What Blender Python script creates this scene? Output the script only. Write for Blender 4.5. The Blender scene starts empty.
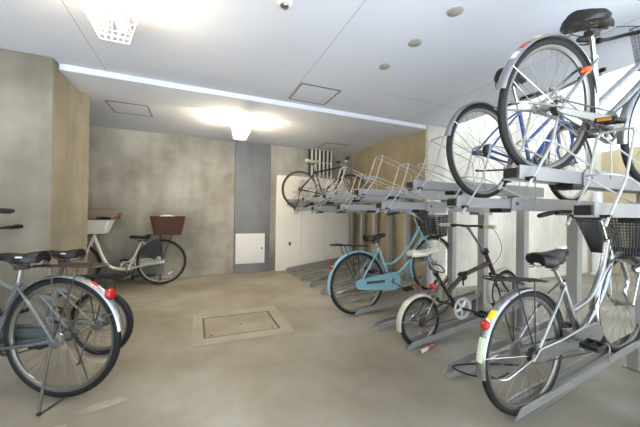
import bpy, bmesh, math, random
from mathutils import Vector, Matrix, Euler
random.seed(7)
PI = math.pi
S = bpy.context.scene
COL = S.collection

# ------------------------------------------------------------------ camera, world, exposure
cam_d = bpy.data.cameras.new('camera')
cam_d.sensor_width = 36.0
cam_d.lens = 293.08 / 640 * 36.0
cam_d.clip_start = 0.05
cam = bpy.data.objects.new('camera', cam_d)
COL.objects.link(cam)
yaw, pitch, roll = math.radians(22.916), math.radians(0.293), math.radians(0.7605)
fw = Vector((math.sin(yaw) * math.cos(pitch), math.cos(yaw) * math.cos(pitch), math.sin(pitch)))
rt = Vector((math.cos(yaw), -math.sin(yaw), 0))
up = rt.cross(fw)
r2 = math.cos(roll) * rt + math.sin(roll) * up
u2 = -math.sin(roll) * rt + math.cos(roll) * up
cam.matrix_world = Matrix(((r2.x, u2.x, -fw.x, 0), (r2.y, u2.y, -fw.y, 0), (r2.z, u2.z, -fw.z, 1.1), (0, 0, 0, 1)))
S.camera = cam

world = bpy.data.worlds.new('daylight')
S.world = world
world.use_nodes = True
wn = world.node_tree
bg = wn.nodes['Background']
bg.inputs['Color'].default_value = (0.80, 0.90, 1.0, 1)
bg.inputs['Strength'].default_value = 1.3

sun_d = bpy.data.lights.new('sun', 'SUN')
sun_d.energy = 22.0
sun_d.angle = math.radians(1.0)
sun_d.color = (0.80, 0.89, 1.0)
sun = bpy.data.objects.new('sun', sun_d)
COL.objects.link(sun)
sun.rotation_euler = (math.radians(32), 0, 0)      # high sun behind the camera, on the yard in front of the entrance

S.view_settings.view_transform = 'Standard'
S.view_settings.look = 'None'
S.view_settings.gamma = 1.0
S.view_settings.use_curve_mapping = False
S.view_settings.exposure = 1.15
S.cycles.max_bounces = 10
S.cycles.diffuse_bounces = 6
S.cycles.use_denoising = True
LAMP = 38.0          # emission of the fluorescent tubes, nearer lamp (set dimmer for the left wall)
LAMP_BACK = 165.0    # and of the lamp at the back

# ------------------------------------------------------------------ materials
def lin(c):
    return tuple((v / 12.92 if v <= 0.04045 else ((v + 0.055) / 1.055) ** 2.4) for v in c)

def mat(name, rgb, rough=0.5, metal=0.0, var=0.0, scale=8.0, bump=0.0, bscale=60.0, coat=0.0):
    m = bpy.data.materials.new(name)
    m.use_nodes = True
    nt = m.node_tree
    b = nt.nodes['Principled BSDF']
    c = lin([v / 255 for v in rgb])
    b.inputs['Base Color'].default_value = (*c, 1)
    b.inputs['Roughness'].default_value = rough
    b.inputs['Metallic'].default_value = metal
    if coat:
        b.inputs['Coat Weight'].default_value = coat
    tc = nt.nodes.new('ShaderNodeTexCoord')
    if var:
        n = nt.nodes.new('ShaderNodeTexNoise')
        n.inputs['Scale'].default_value = scale
        n.inputs['Detail'].default_value = 5
        nt.links.new(tc.outputs['Object'], n.inputs['Vector'])
        r = nt.nodes.new('ShaderNodeValToRGB')
        r.color_ramp.elements[0].position = 0.3
        r.color_ramp.elements[1].position = 0.7
        r.color_ramp.elements[0].color = (*[v * (1 - var) for v in c], 1)
        r.color_ramp.elements[1].color = (*[min(1, v * (1 + var)) for v in c], 1)
        nt.links.new(n.outputs['Fac'], r.inputs['Fac'])
        nt.links.new(r.outputs['Color'], b.inputs['Base Color'])
    if bump:
        n = nt.nodes.new('ShaderNodeTexNoise')
        n.inputs['Scale'].default_value = bscale
        n.inputs['Detail'].default_value = 4
        nt.links.new(tc.outputs['Object'], n.inputs['Vector'])
        bp = nt.nodes.new('ShaderNodeBump')
        bp.inputs['Strength'].default_value = bump
        bp.inputs['Distance'].default_value = 0.01
        nt.links.new(n.outputs['Fac'], bp.inputs['Height'])
        nt.links.new(bp.outputs['Normal'], b.inputs['Normal'])
    return m

def concrete(name, rgb, dark, light, rough=0.85, streak=True, big=0.9, bump=0.15):
    """cast concrete: cloudy stains, vertical streaks, small pores"""
    m = bpy.data.materials.new(name)
    m.use_nodes = True
    nt = m.node_tree
    b = nt.nodes['Principled BSDF']
    b.inputs['Roughness'].default_value = rough
    tc = nt.nodes.new('ShaderNodeTexCoord')
    def noise(scale, vec, detail=6, rgh=0.55):
        n = nt.nodes.new('ShaderNodeTexNoise')
        n.inputs['Scale'].default_value = scale
        n.inputs['Detail'].default_value = detail
        n.inputs['Roughness'].default_value = rgh
        nt.links.new(vec, n.inputs['Vector'])
        return n.outputs['Fac']
    n1 = noise(big, tc.outputs['Object'])
    r1 = nt.nodes.new('ShaderNodeValToRGB')
    e = r1.color_ramp.elements
    e[0].position = 0.32; e[1].position = 0.68
    e[0].color = (*lin([v / 255 for v in dark]), 1)
    e[1].color = (*lin([v / 255 for v in light]), 1)
    md = e.new(0.5); md.color = (*lin([v / 255 for v in rgb]), 1)
    nt.links.new(n1, r1.inputs['Fac'])
    col = r1.outputs['Color']
    def overlay(fac, amount, lo, hi):
        nonlocal col
        mr = nt.nodes.new('ShaderNodeMapRange')
        mr.inputs['From Min'].default_value = 0.3
        mr.inputs['From Max'].default_value = 0.7
        mr.inputs['To Min'].default_value = lo
        mr.inputs['To Max'].default_value = hi
        nt.links.new(fac, mr.inputs['Value'])
        mx = nt.nodes.new('ShaderNodeMix')
        mx.data_type = 'RGBA'; mx.blend_type = 'MULTIPLY'
        mx.inputs['Factor'].default_value = amount
        nt.links.new(col, mx.inputs['A'])
        nt.links.new(mr.outputs['Result'], mx.inputs['B'])
        col = mx.outputs['Result']
    if streak:
        mp = nt.nodes.new('ShaderNodeMapping')
        mp.inputs['Scale'].default_value = (1, 1, 0.12)
        nt.links.new(tc.outputs['Object'], mp.inputs['Vector'])
        overlay(noise(2.6, mp.outputs['Vector'], 4), 1.0, 0.78, 1.18)
    n3 = noise(5.0, tc.outputs['Object'], 8, 0.65)
    overlay(n3, 1.0, 0.93, 1.06)
    n4 = noise(70.0, tc.outputs['Object'], 3)
    nt.links.new(col, b.inputs['Base Color'])
    bp = nt.nodes.new('ShaderNodeBump')
    bp.inputs['Strength'].default_value = bump
    bp.inputs['Distance'].default_value = 0.005
    nt.links.new(n4, bp.inputs['Height'])
    nt.links.new(bp.outputs['Normal'], b.inputs['Normal'])
    return m

def emit(name, rgb, strength):
    m = bpy.data.materials.new(name)
    m.use_nodes = True
    nt = m.node_tree
    b = nt.nodes['Principled BSDF']
    b.inputs['Base Color'].default_value = (*rgb, 1)
    b.inputs['Emission Color'].default_value = (*rgb, 1)
    b.inputs['Emission Strength'].default_value = strength
    return m

M = {}
M['floor'] = concrete('floor_concrete', (138, 132, 119), (115, 107, 93), (160, 157, 150), rough=0.55, streak=False, big=0.9, bump=0.06)
M['wall'] = concrete('wall_concrete', (158, 155, 146), (130, 126, 117), (182, 179, 171), big=1.3)
M['wall_l'] = concrete('wall_left_concrete', (128, 122, 109), (112, 106, 94), (148, 142, 129), big=1.3)
M['wall_tan'] = concrete('wall_tan_concrete', (160, 147, 121), (146, 132, 106), (172, 160, 135), big=1.2)
M['wall_pale'] = concrete('wall_pale_paint', (214, 210, 198), (206, 201, 188), (222, 218, 208), big=0.8, bump=0.05)
M['ceil'] = mat('ceiling_board', (214, 217, 226), 0.85, var=0.02, scale=2.0, bump=0.05, bscale=120)
M['seam'] = mat('ceiling_joint', (150, 152, 156), 0.9)
M['beam'] = mat('beam_paint', (216, 219, 227), 0.8, var=0.02, scale=2.0)
M['pillar'] = concrete('pillar_grey_paint', (112, 115, 120), (106, 109, 114), (118, 121, 126), big=1.0, bump=0.04)
M['panel'] = mat('white_painted_panel', (222, 222, 220), 0.5, var=0.02)
M['cream'] = mat('cream_steel', (232, 228, 219), 0.4, var=0.02, scale=1.5)
M['pipe'] = mat('pale_conduit', (205, 203, 196), 0.45, var=0.03)
M['dark'] = mat('dark_gap', (40, 38, 35), 0.9)
M['frame_dark'] = mat('hatch_trim', (112, 104, 94), 0.5, metal=0.3)
M['lid'] = concrete('hatch_lid', (136, 128, 114), (124, 116, 102), (148, 141, 128), rough=0.6, streak=False, big=2.0, bump=0.05)
M['border'] = concrete('hatch_border', (148, 141, 128), (140, 133, 119), (158, 151, 139), rough=0.6, streak=False, big=2.0, bump=0.05)
M['groove'] = mat('hatch_groove', (92, 82, 66), 0.8)
M['disc'] = mat('beige_disc', (158, 154, 144), 0.6)
M['rack'] = mat('rack_grey_paint', (156, 155, 150), 0.42, metal=0.25, var=0.04, scale=4)
M['post'] = mat('post_grey_paint', (168, 169, 167), 0.4, metal=0.25, var=0.04, scale=4)
M['ring'] = mat('polished_chainring', (214, 214, 212), 0.3, metal=0.35)
M['tray'] = mat('tray_galvanised', (152, 152, 153), 0.42, metal=0.4, var=0.05, scale=6)
M['wire'] = mat('hoop_coated_wire', (174, 172, 165), 0.38, metal=0.2)
M['black'] = mat('black_plastic', (17, 17, 17), 0.45, var=0.1)
M['rubber'] = mat('black_rubber', (17, 17, 17), 0.7, var=0.12, scale=20)
M['saddle'] = mat('saddle_vinyl', (20, 18, 17), 0.4, var=0.1, bump=0.1, bscale=150)
M['chrome'] = mat('chrome', (205, 205, 205), 0.18, metal=1.0)
M['alu'] = mat('brushed_aluminium', (150, 150, 152), 0.32, metal=0.85, var=0.04)
M['rim'] = mat('alloy_rim', (128, 125, 120), 0.35, metal=0.8)
M['steel'] = mat('dark_steel', (96, 94, 90), 0.4, metal=0.8)
M['spoke'] = mat('spoke_steel', (120, 118, 114), 0.4, metal=0.8)
M['silver'] = mat('silver_frame_paint', (164, 165, 165), 0.24, metal=0.85, coat=0.3)
M['grey_fr'] = mat('grey_green_frame_paint', (136, 140, 138), 0.3, metal=0.4, coat=0.3)
M['steelblue'] = mat('steel_blue_frame_paint', (112, 118, 120), 0.32, metal=0.4, coat=0.3)
M['cyan'] = mat('pale_blue_frame_paint', (128, 168, 180), 0.3, coat=0.5)
M['blue'] = mat('deep_blue_frame_paint', (38, 80, 150), 0.28, coat=0.5)
M['white'] = mat('white_frame_paint', (222, 218, 206), 0.35, coat=0.3)
M['offwhite'] = mat('offwhite_vinyl', (188, 181, 166), 0.5, var=0.05)
M['brown_fr'] = mat('dark_brown_frame_paint', (58, 42, 36), 0.35, coat=0.3)
M['black_fr'] = mat('black_frame_paint', (36, 34, 34), 0.3, coat=0.5)
M['red'] = mat('red_reflector', (172, 22, 20), 0.2, coat=0.5)
M['orange'] = mat('orange_reflector', (226, 96, 24), 0.2, coat=0.5)
M['amber'] = mat('amber_pedal_reflector', (196, 132, 40), 0.3)
M['yellow'] = mat('yellow_sticker', (228, 204, 50), 0.5)
M['stk_white'] = mat('white_sticker', (228, 232, 220), 0.5)
M['stk_green'] = mat('pale_green_sticker', (196, 214, 186), 0.5)
M['brown_bk'] = mat('brown_woven_basket', (72, 38, 29), 0.6, var=0.15, scale=40, bump=0.6, bscale=90)
M['cloth'] = mat('white_cloth', (226, 224, 216), 0.8)
M['cloth_grey'] = mat('grey_brown_bag', (128, 112, 98), 0.8, var=0.15)
M['lens'] = mat('lamp_lens', (230, 234, 236), 0.1, coat=0.5)
M['gold'] = mat('gold_vinyl', (120, 104, 64), 0.35, var=0.1)
M['can_red'] = mat('red_can_paint', (186, 84, 62), 0.4)
M['can_white'] = mat('white_can_paint', (214, 204, 194), 0.4)
M['lampwhite'] = mat('lamp_white_enamel', (235, 232, 222), 0.5)
M['tube'] = emit('lamp_tube_glow', (1.0, 0.83, 0.56), LAMP)
M['tube_back'] = emit('back_lamp_tube_glow', (1.0, 0.84, 0.58), LAMP_BACK)
M['mesh_dk'] = mat('dark_basket_wire', (44, 44, 48), 0.4, metal=0.3)
M['mesh_lt'] = mat('grey_basket_wire', (120, 116, 122), 0.4, metal=0.4)
M['pale_mark'] = mat('worn_paint_and_reflection', (150, 144, 128), 0.8, var=0.12, scale=20)  # also colours the two light reflections painted on the floor
M['yard'] = mat('bounce_paving', (196, 198, 200), 0.85, var=0.04, scale=3)  # set pale so the unseen yard throws sunlight up to the ceiling
M['outwall'] = concrete('parapet_beige', (198, 180, 146), (188, 168, 134), (208, 192, 160), big=0.8)

# ------------------------------------------------------------------ mesh builder
class MB:
    def __init__(self):
        self.v = []; self.f = []; self.mi = []
    def add(self, vs, fs, mi=0):
        o = len(self.v)
        self.v += [tuple(p) for p in vs]
        for q in fs:
            self.f.append(tuple(i + o for i in q)); self.mi.append(mi)
        return self
    def box(self, c, s, rot=None, mi=0):
        x, y, z = s[0] / 2, s[1] / 2, s[2] / 2
        vs = [Vector((a * x, b * y, d * z)) for a in (-1, 1) for b in (-1, 1) for d in (-1, 1)]
        if rot is not None:
            R = Euler(rot).to_matrix()
            vs = [R @ p for p in vs]
        vs = [p + Vector(c) for p in vs]
        return self.add(vs, [(0, 1, 3, 2), (4, 6, 7, 5), (0, 4, 5, 1), (2, 3, 7, 6), (0, 2, 6, 4), (1, 5, 7, 3)], mi)
    def b2(self, x0, x1, y0, y1, z0, z1, mi=0):
        return self.box(((x0 + x1) / 2, (y0 + y1) / 2, (z0 + z1) / 2), (x1 - x0, y1 - y0, z1 - z0), None, mi)
    def tube(self, pts, r, n=8, closed=False, mi=0):
        P = [Vector(p) for p in pts]
        k = len(P)
        rs = list(r) if isinstance(r, (list, tuple)) else [r] * k
        T = []
        for i in range(k):
            a = P[(i - 1) % k] if (closed or i > 0) else P[i]
            b = P[(i + 1) % k] if (closed or i < k - 1) else P[i]
            d = (b - a)
            T.append(d.normalized() if d.length > 1e-9 else Vector((0, 0, 1)))
        ref = Vector((0, 1, 0)) if abs(T[0].y) < 0.9 else Vector((0, 0, 1))
        N = (ref - T[0] * ref.dot(T[0])).normalized()
        vs = []
        for i in range(k):
            N = (N - T[i] * N.dot(T[i]))
            N = N.normalized() if N.length > 1e-6 else T[i].orthogonal().normalized()
            B = T[i].cross(N)
            for j in range(n):
                a = 2 * PI * j / n
                vs.append(P[i] + (N * math.cos(a) + B * math.sin(a)) * rs[i])
        fs = []
        for i in range(k if closed else k - 1):
            for j in range(n):
                a = i * n + j; b = i * n + (j + 1) % n
                c = ((i + 1) % k) * n + (j + 1) % n; d = ((i + 1) % k) * n + j
                fs.append((a, b, c, d))
        if not closed:
            fs.append(tuple(range(n - 1, -1, -1)))
            fs.append(tuple((k - 1) * n + j for j in range(n)))
        return self.add(vs, fs, mi)
    def lathe(self, prof, org, axis=(0, 1, 0), n=20, mi=0):
        A = Vector(axis).normalized()
        U = A.orthogonal().normalized(); W = A.cross(U)
        O = Vector(org)
        vs = []; k = len(prof)
        for (r, h) in prof:
            for j in range(n):
                a = 2 * PI * j / n
                vs.append(O + A * h + (U * math.cos(a) + W * math.sin(a)) * max(r, 1e-4))
        fs = []
        for i in range(k - 1):
            for j in range(n):
                fs.append((i * n + j, i * n + (j + 1) % n, (i + 1) * n + (j + 1) % n, (i + 1) * n + j))
        fs.append(tuple(range(n - 1, -1, -1)))
        fs.append(tuple((k - 1) * n + j for j in range(n)))
        return self.add(vs, fs, mi)
    def arc(self, c, prof, a0, a1, n=40, full=False, mi=0):
        """sweep a closed profile [(radius, y)] round the wheel axle (y); angles in degrees from +x towards +z"""
        c = Vector(c); k = len(prof); vs = []
        m = n if full else n + 1
        for i in range(m):
            a = math.radians(a0 + (a1 - a0) * i / n)
            for (r, y) in prof:
                vs.append(c + Vector((r * math.cos(a), y, r * math.sin(a))))
        fs = []
        for i in range(n):
            for j in range(k):
                a = i * k + j; b = i * k + (j + 1) % k
                i2 = (i + 1) % m
                fs.append((a, b, i2 * k + (j + 1) % k, i2 * k + j))
        if not full:
            fs.append(tuple(range(k - 1, -1, -1)))
            fs.append(tuple(n * k + j for j in range(k)))
        return self.add(vs, fs, mi)
    def sphere(self, c, r, n=12, mi=0):
        r = r if isinstance(r, (tuple, list)) else (r, r, r)
        vs = []; fs = []
        m = n // 2
        for i in range(m + 1):
            t = PI * i / m
            for j in range(n):
                p = 2 * PI * j / n
                s = max(math.sin(t), 0.02)
                vs.append((c[0] + r[0] * s * math.cos(p), c[1] + r[1] * s * math.sin(p), c[2] + r[2] * math.cos(t)))
        for i in range(m):
            for j in range(n):
                fs.append((i * n + j, (i + 1) * n + j, (i + 1) * n + (j + 1) % n, i * n + (j + 1) % n))
        fs.append(tuple(range(n))); fs.append(tuple(m * n + j for j in range(n - 1, -1, -1)))
        return self.add(vs, fs, mi)
    def prism(self, poly, y0, y1, mi=0):
        """polygon in x,z extruded along y"""
        k = len(poly)
        vs = [(x, y0, z) for x, z in poly] + [(x, y1, z) for x, z in poly]
        fs = [tuple(range(k)), tuple(range(2 * k - 1, k - 1, -1))]
        for i in range(k):
            j = (i + 1) % k
            fs.append((i, i + k, j + k, j))
        return self.add(vs, fs, mi)
    def loft(self, secs, mi=0):
        k = len(secs[0]); vs = [p for s in secs for p in s]; fs = []
        for i in range(len(secs) - 1):
            for j in range(k):
                fs.append((i * k + j, i * k + (j + 1) % k, (i + 1) * k + (j + 1) % k, (i + 1) * k + j))
        fs.append(tuple(range(k - 1, -1, -1)))
        fs.append(tuple((len(secs) - 1) * k + j for j in range(k)))
        return self.add(vs, fs, mi)
    def build(self, name, mats, parent=None, smooth=True, bevel=0.0, loc=None, rot=None):
        me = bpy.data.meshes.new(name)
        me.from_pydata(self.v, [], self.f)
        mats = mats if isinstance(mats, (list, tuple)) else [mats]
        for m in mats:
            me.materials.append(M[m] if isinstance(m, str) else m)
        me.polygons.foreach_set('material_index', self.mi)
        bm = bmesh.new(); bm.from_mesh(me)
        bmesh.ops.recalc_face_normals(bm, faces=bm.faces)
        bm.to_mesh(me); bm.free()
        if smooth:
            me.shade_smooth()
            me.set_sharp_from_angle(angle=math.radians(38))
        me.update()
        o = bpy.data.objects.new(name, me)
        COL.objects.link(o)
        if parent is not None:
            o.parent = parent
        if loc is not None: o.location = loc
        if rot is not None: o.rotation_euler = rot
        if bevel:
            b = o.modifiers.new('soft_edges', 'BEVEL')
            b.width = bevel; b.segments = 2; b.limit_method = 'ANGLE'
        return o

def smooth_path(pts, k=6):
    """Catmull-Rom through the points"""
    P = [Vector(p) for p in pts]
    out = []
    for i in range(len(P) - 1):
        p0 = P[max(i - 1, 0)]; p1 = P[i]; p2 = P[i + 1]; p3 = P[min(i + 2, len(P) - 1)]
        for s in range(k):
            t = s / k
            out.append(0.5 * ((2 * p1) + (-p0 + p2) * t + (2 * p0 - 5 * p1 + 4 * p2 - p3) * t * t + (-p0 + 3 * p1 - 3 * p2 + p3) * t ** 3))
    out.append(P[-1])
    return out

def round_path(pts, r=0.03, k=5):
    """polyline with rounded corners"""
    P = [Vector(p) for p in pts]
    out = [P[0]]
    for i in range(1, len(P) - 1):
        a, b, c = P[i - 1], P[i], P[i + 1]
        d1 = (a - b); d2 = (c - b)
        rr = min(r, d1.length * 0.45, d2.length * 0.45)
        s = b + d1.normalized() * rr; e = b + d2.normalized() * rr
        for j in range(k + 1):
            t = j / k
            out.append(s * (1 - t) ** 2 + b * 2 * t * (1 - t) + e * t * t)
    out.append(P[-1])
    return out

def tag(o, label, cat, group=None, kind=None):
    o['label'] = label; o['category'] = cat
    if group: o['group'] = group
    if kind: o['kind'] = kind
    return o

def thing(name, label, cat, loc=(0, 0, 0), rot=(0, 0, 0), group=None):
    o = bpy.data.objects.new(name, None)
    o.empty_display_size = 0.1
    COL.objects.link(o)
    o.location = loc; o.rotation_euler = rot
    return tag(o, label, cat, group)

def struct(name, mb, m, label=None, cat=None, bevel=0.0, smooth=False):
    o = mb.build(name, m, None, smooth, bevel)
    o['kind'] = 'structure'
    if label: o['label'] = label
    if cat: o['category'] = cat
    return o

# ------------------------------------------------------------------ the setting
H = 2.45
YB = 5.63
struct('floor', MB().b2(-4.2, 9.0, -1.6, YB + 0.2, -0.2, 0.0), 'floor', 'smooth worn grey-beige concrete floor of the bicycle room', 'floor')
struct('ground', MB().b2(-4.2, 9.0, -9.0, -1.6, -0.2, 0.0), 'yard', 'unseen yard behind the camera, made pale to bounce sunlight inside', 'ground')  # split from the floor and made paler for sun bounce
struct('ceiling', MB().b2(-4.2, 3.5, -1.6, 3.40, H, H + 0.25).b2(-4.2, 3.5, 3.40, YB + 0.2, H, H + 0.25), 'ceil', 'white flat ceiling boards above the bicycle room', 'ceiling')
struct('beam', MB().b2(-4.2, 3.13, 3.39, 3.92, H - 0.055, H + 0.02), 'beam', 'shallow white ceiling beam crossing the room in front of the back bay', 'beam', bevel=0.004)
sm = MB()
for x in (-0.81, 0.96, 2.72):
    sm.b2(x - 0.002, x + 0.002, -1.6, 3.39, H - 0.001, H + 0.01)
sm.b2(1.9, 3.5, 2.698, 2.702, H - 0.001, H + 0.01)
struct('trim_1', sm, 'seam', 'thin joints between the ceiling boards', 'trim')
struct('wall_back', MB().b2(-4.2, 5.0, YB, YB + 0.2, 0, H), 'wall', 'stained grey concrete back wall', 'wall')
struct('wall_left', MB().b2(-4.2, -1.17, 3.27, 4.24, 0, H), 'wall_l', 'thick grey concrete wall at left behind the two parked bicycles', 'wall', bevel=0.012)
struct('wall_side', MB().b2(-4.4, -4.2, -5.0, YB + 0.2, 0, H + 0.25), 'wall', 'concrete wall closing the room on the left', 'wall')
struct('wall_right', MB().b2(3.13, 5.2, 3.41, YB, 0, H), 'wall_tan', 'tan concrete side wall behind the far end of the bicycle rack', 'wall')
struct('wall_front', MB().b2(3.135, 7.8, 3.36, 3.41, 0, H).b2(3.5, 7.8, 3.36, 3.41, H, 4.2), 'wall_pale', 'pale painted wall behind the rack posts', 'wall')
struct('sun_block_slab', MB().b2(3.5, 8.0, -9.0, 3.6, 4.2, 4.4), 'wall_pale', 'unseen slab added high over the passage to block the sun', 'sun_block_slab')  # out of view, added to keep the sun off the passage
struct('wall_outside', MB().b2(7.8, 8.0, -5.0, 3.6, 0, 2.5), 'outwall', 'beige boundary wall outdoors beyond the rack', 'wall')
struct('pillar', MB().b2(0.652, 1.315, YB - 0.05, YB + 0.02, 0, H), 'pillar', 'dark grey painted pilaster on the back wall', 'pillar', bevel=0.004)
struct('trim_2', MB().b2(-3.9, 0.0, YB - 0.07, YB, 0, 0.03), 'wall', 'low concrete upstand along the back wall', 'trim')

# inspection hatch in the floor
t = thing('floor_hatch', 'square concrete inspection hatch let into the middle of the floor', 'hatch', (0.43, 3.04, 0))
fb = MB()
o_, i_ = 0.445, 0.30
fb.b2(-o_, o_, -0.42, -0.285, 0, 0.004).b2(-o_, o_, 0.26, 0.41, 0, 0.004).b2(-o_, -0.355, -0.285, 0.26, 0, 0.004).b2(0.34, o_, -0.285, 0.26, 0, 0.004)
fb.build('border', 'border', t, False)
gb = MB()
gb.b2(-0.355, 0.34, -0.285, -0.27, 0, 0.003).b2(-0.355, 0.34, 0.235, 0.26, 0, 0.003).b2(-0.355, -0.335, -0.27, 0.235, 0, 0.003).b2(0.315, 0.34, -0.27, 0.235, 0, 0.003)
gb.build('groove', 'groove', t, False)
MB().b2(-0.335, 0.315, -0.27, 0.235, 0, 0.005).build('lid', 'lid', t, False)
hl = MB()
for (x, y) in ((-0.29, -0.24), (0.0, -0.05), (0.27, -0.23)):
    hl.lathe([(0.014, 0), (0.014, 0.0062), (0.01, 0.0066)], (x, y, 0), (0, 0, 1), 10)
hl.build('lifting_socket', 'groove', t)

# worn paint patches on the floor, left, and two painted light reflections further back
for i, (x, y, sx, sy, rz, lb) in enumerate([
        (-0.47, 2.02, 0.13, 0.045, 0.3, 'worn pale paint patch on the floor right of the left bicycle wheel'),
        (-0.62, 2.62, 0.12, 0.03, 0.25, 'worn pale paint streak on the floor behind the left rear wheel'),
        (-0.68, 1.86, 0.11, 0.05, 0.2, 'worn pale paint patch on the floor by the kickstand foot'),
        (-0.55, 3.85, 0.42, 0.035, -0.05, 'long pale light reflection painted on the floor nearer the left bicycles'),
        (-0.50, 4.35, 0.40, 0.03, -0.05, 'long pale light reflection painted on the floor nearer the back bicycle')]):
    m_ = MB()
    k = 14
    poly = []
    for j in range(k):
        a = 2 * PI * j / k
        q = 0.75 + 0.35 * random.random()
        poly.append((sx * math.cos(a) * q, sy * math.sin(a) * q))
    vs = [(x_, y_, 0.0) for x_, y_ in poly] + [(x_, y_, 0.0012) for x_, y_ in poly]
    m_.add(vs, [tuple(range(k, 2 * k))] + [(j, (j + 1) % k, k + (j + 1) % k, k + j) for j in range(k)])
    ob = m_.build('floor_mark', 'pale_mark', None, False, loc=(x, y, 0), rot=(0, 0, rz))
    tag(ob, lb, 'floor marking', 'worn paint marks and painted light reflections on the floor')

# ceiling hatches
def ceiling_hatch(cx, cy, s, label):
    t = thing('ceiling_hatch', label, 'hatch', (cx, cy, H), group='square ceiling access hatches')
    h = s / 2
    m_ = MB()
    w = 0.014
    for sg in (-1, 1):
        m_.b2(-h - w / 2, h + w / 2, sg * h - w / 2, sg * h + w / 2, -0.006, 0)
        m_.b2(sg * h - w / 2, sg * h + w / 2, -h, h, -0.006, 0)
    m_.build('trim_frame', 'frame_dark', t, False)
    MB().b2(-h + w / 2, h - w / 2, -h + w / 2, h - w / 2, -0.003, 0).build('cover', 'ceil', t, False)
ceiling_hatch(1.20, 3.06, 0.44, 'square ceiling access hatch just in front of the beam')
ceiling_hatch(-0.805, 4.48, 0.44, 'square ceiling access hatch above the white bicycle at the back')
ceiling_hatch(2.44, 5.2, 0.44, 'square ceiling access hatch above the vertical conduits')

for y, lb in ((1.427, 'nearest of the three round beige discs on the ceiling'), (1.816, 'middle one of the three round beige discs on the ceiling'), (2.212, 'smallest round beige disc on the ceiling, closest to the beam')):
    ob = MB().lathe([(0.05, 0), (0.05, -0.004), (0.046, -0.007), (0.0, -0.007)], (0, 0, 0), (0, 0, 1), 28).build('ceiling_disc', 'disc', None, loc=(1.55, y, H))
    tag(ob, lb, 'ceiling disc', 'round beige ceiling discs')

t = thing('smoke_detector', 'small round chrome detector dome on the ceiling at top centre', 'detector', (0.498, 1.80, H))
MB().lathe([(0.05, 0), (0.05, -0.008), (0.042, -0.016), (0.03, -0.018)], (0, 0, 0), (0, 0, 1), 24).build('base', 'lampwhite', t)
MB().lathe([(0.028, -0.016), (0.028, -0.03), (0.02, -0.04), (0.006, -0.044)], (0, 0, 0), (0, 0, 1), 20).build('sensor_dome', 'chrome', t)

# caged ceiling lights
def caged_light(x, y0, y1, label, tube_m='tube'):
    L = y1 - y0
    t = thing('caged_ceiling_light', label, 'ceiling light', (x, (y0 + y1) / 2, H), group='caged ceiling lights')
    h = L / 2
    MB().b2(-0.05, 0.05, -h, h, -0.04, 0).build('base_plate', 'lampwhite', t, bevel=0.006)
    for sx in (-0.045, 0.045):
        tb = MB().tube([(sx, -h + 0.05, -0.175), (sx, h - 0.05, -0.175)], 0.018, 12).build('fluorescent_tube', tube_m, t)
        for e in (-1, 1):
            MB().box((sx * 0.9, e * (h - 0.045), -0.11), (0.03, 0.02, 0.15)).build('tube_holder', 'lampwhite', tb, bevel=0.003)
    g = MB()
    top, bot, z0, z1 = 0.125, 0.08, -0.03, -0.245
    ye0, ye1 = h + 0.04, h
    def ring(f, closed=True):
        w = top + (bot - top) * f; e = ye0 + (ye1 - ye0) * f; z = z0 + (z1 - z0) * f
        g.tube(round_path([(0, -e, z), (w, -e, z), (w, e, z), (-w, e, z), (-w, -e, z), (0, -e, z)], 0.015, 3), 0.0026, 5)
    for f in (0.0, 0.33, 0.66, 0.83, 1.0):
        ring(f)
    k = max(4, int(L / 0.12))
    for i in range(k + 1):
        y = -1 + 2 * i / k
        g.tube([(-top, y * ye0, z0), (-bot, y * ye1, z1), (bot, y * ye1, z1), (top, y * ye0, z0)], 0.0022, 5)
    for i in range(1, 5):
        s = -1 + 2 * i / 5
        g.tube([(s * top, -ye0, z0), (s * bot, -ye1, z1), (s * bot, ye1, z1), (s * top, ye0, z0)], 0.0022, 5)
    g.build('wire_guard', 'lampwhite', t)
caged_light(-0.50, 1.62, 2.26, 'lit ceiling lamp in a white wire cage, nearer one at top left')
caged_light(0.575, 3.97, 4.45, 'lit ceiling lamp in a white wire cage, smaller one above grey pilaster', 'tube_back')

# access panel on the pilaster
t = thing('access_panel', 'square white access panel low on the dark grey pilaster', 'panel', (0.945, YB - 0.05, 0.455))
MB().b2(-0.27, 0.27, -0.014, 0, -0.28, 0.28).build('panel_frame', 'panel', t, bevel=0.002)
MB().b2(-0.245, 0.245, -0.02, -0.006, -0.255, 0.255).build('door', 'panel', t, bevel=0.003)
MB().b2(0.2, 0.225, -0.024, -0.018, -0.02, 0.02).build('latch', 'steel', t)

# cream cabinet
t = thing('meter_cabinet', 'wide cream steel cabinet with flush doors against the back wall', 'cabinet', (1.44, YB - 0.001, 0))
MB().b2(0, 1.62, -0.035, 0, 0.0, 1.87).build('body', 'cream', t, bevel=0.003)
for i, (x0, x1) in enumerate(((0.012, 0.505), (0.512, 1.035), (1.042, 1.605))):
    d = MB().b2(x0, x1, -0.047, -0.03, 0.075, 1.855).build('door', 'cream', t, bevel=0.002)
    if i == 0:
        MB().b2(0.255, 0.3, -0.053, -0.045, 0.49, 0.56).build('lock_plate', 'steel', d, bevel=0.002)
MB().b2(0, 1.62, -0.05, -0.03, 0, 0.068).build('plinth', 'cream', t, bevel=0.002)

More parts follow.
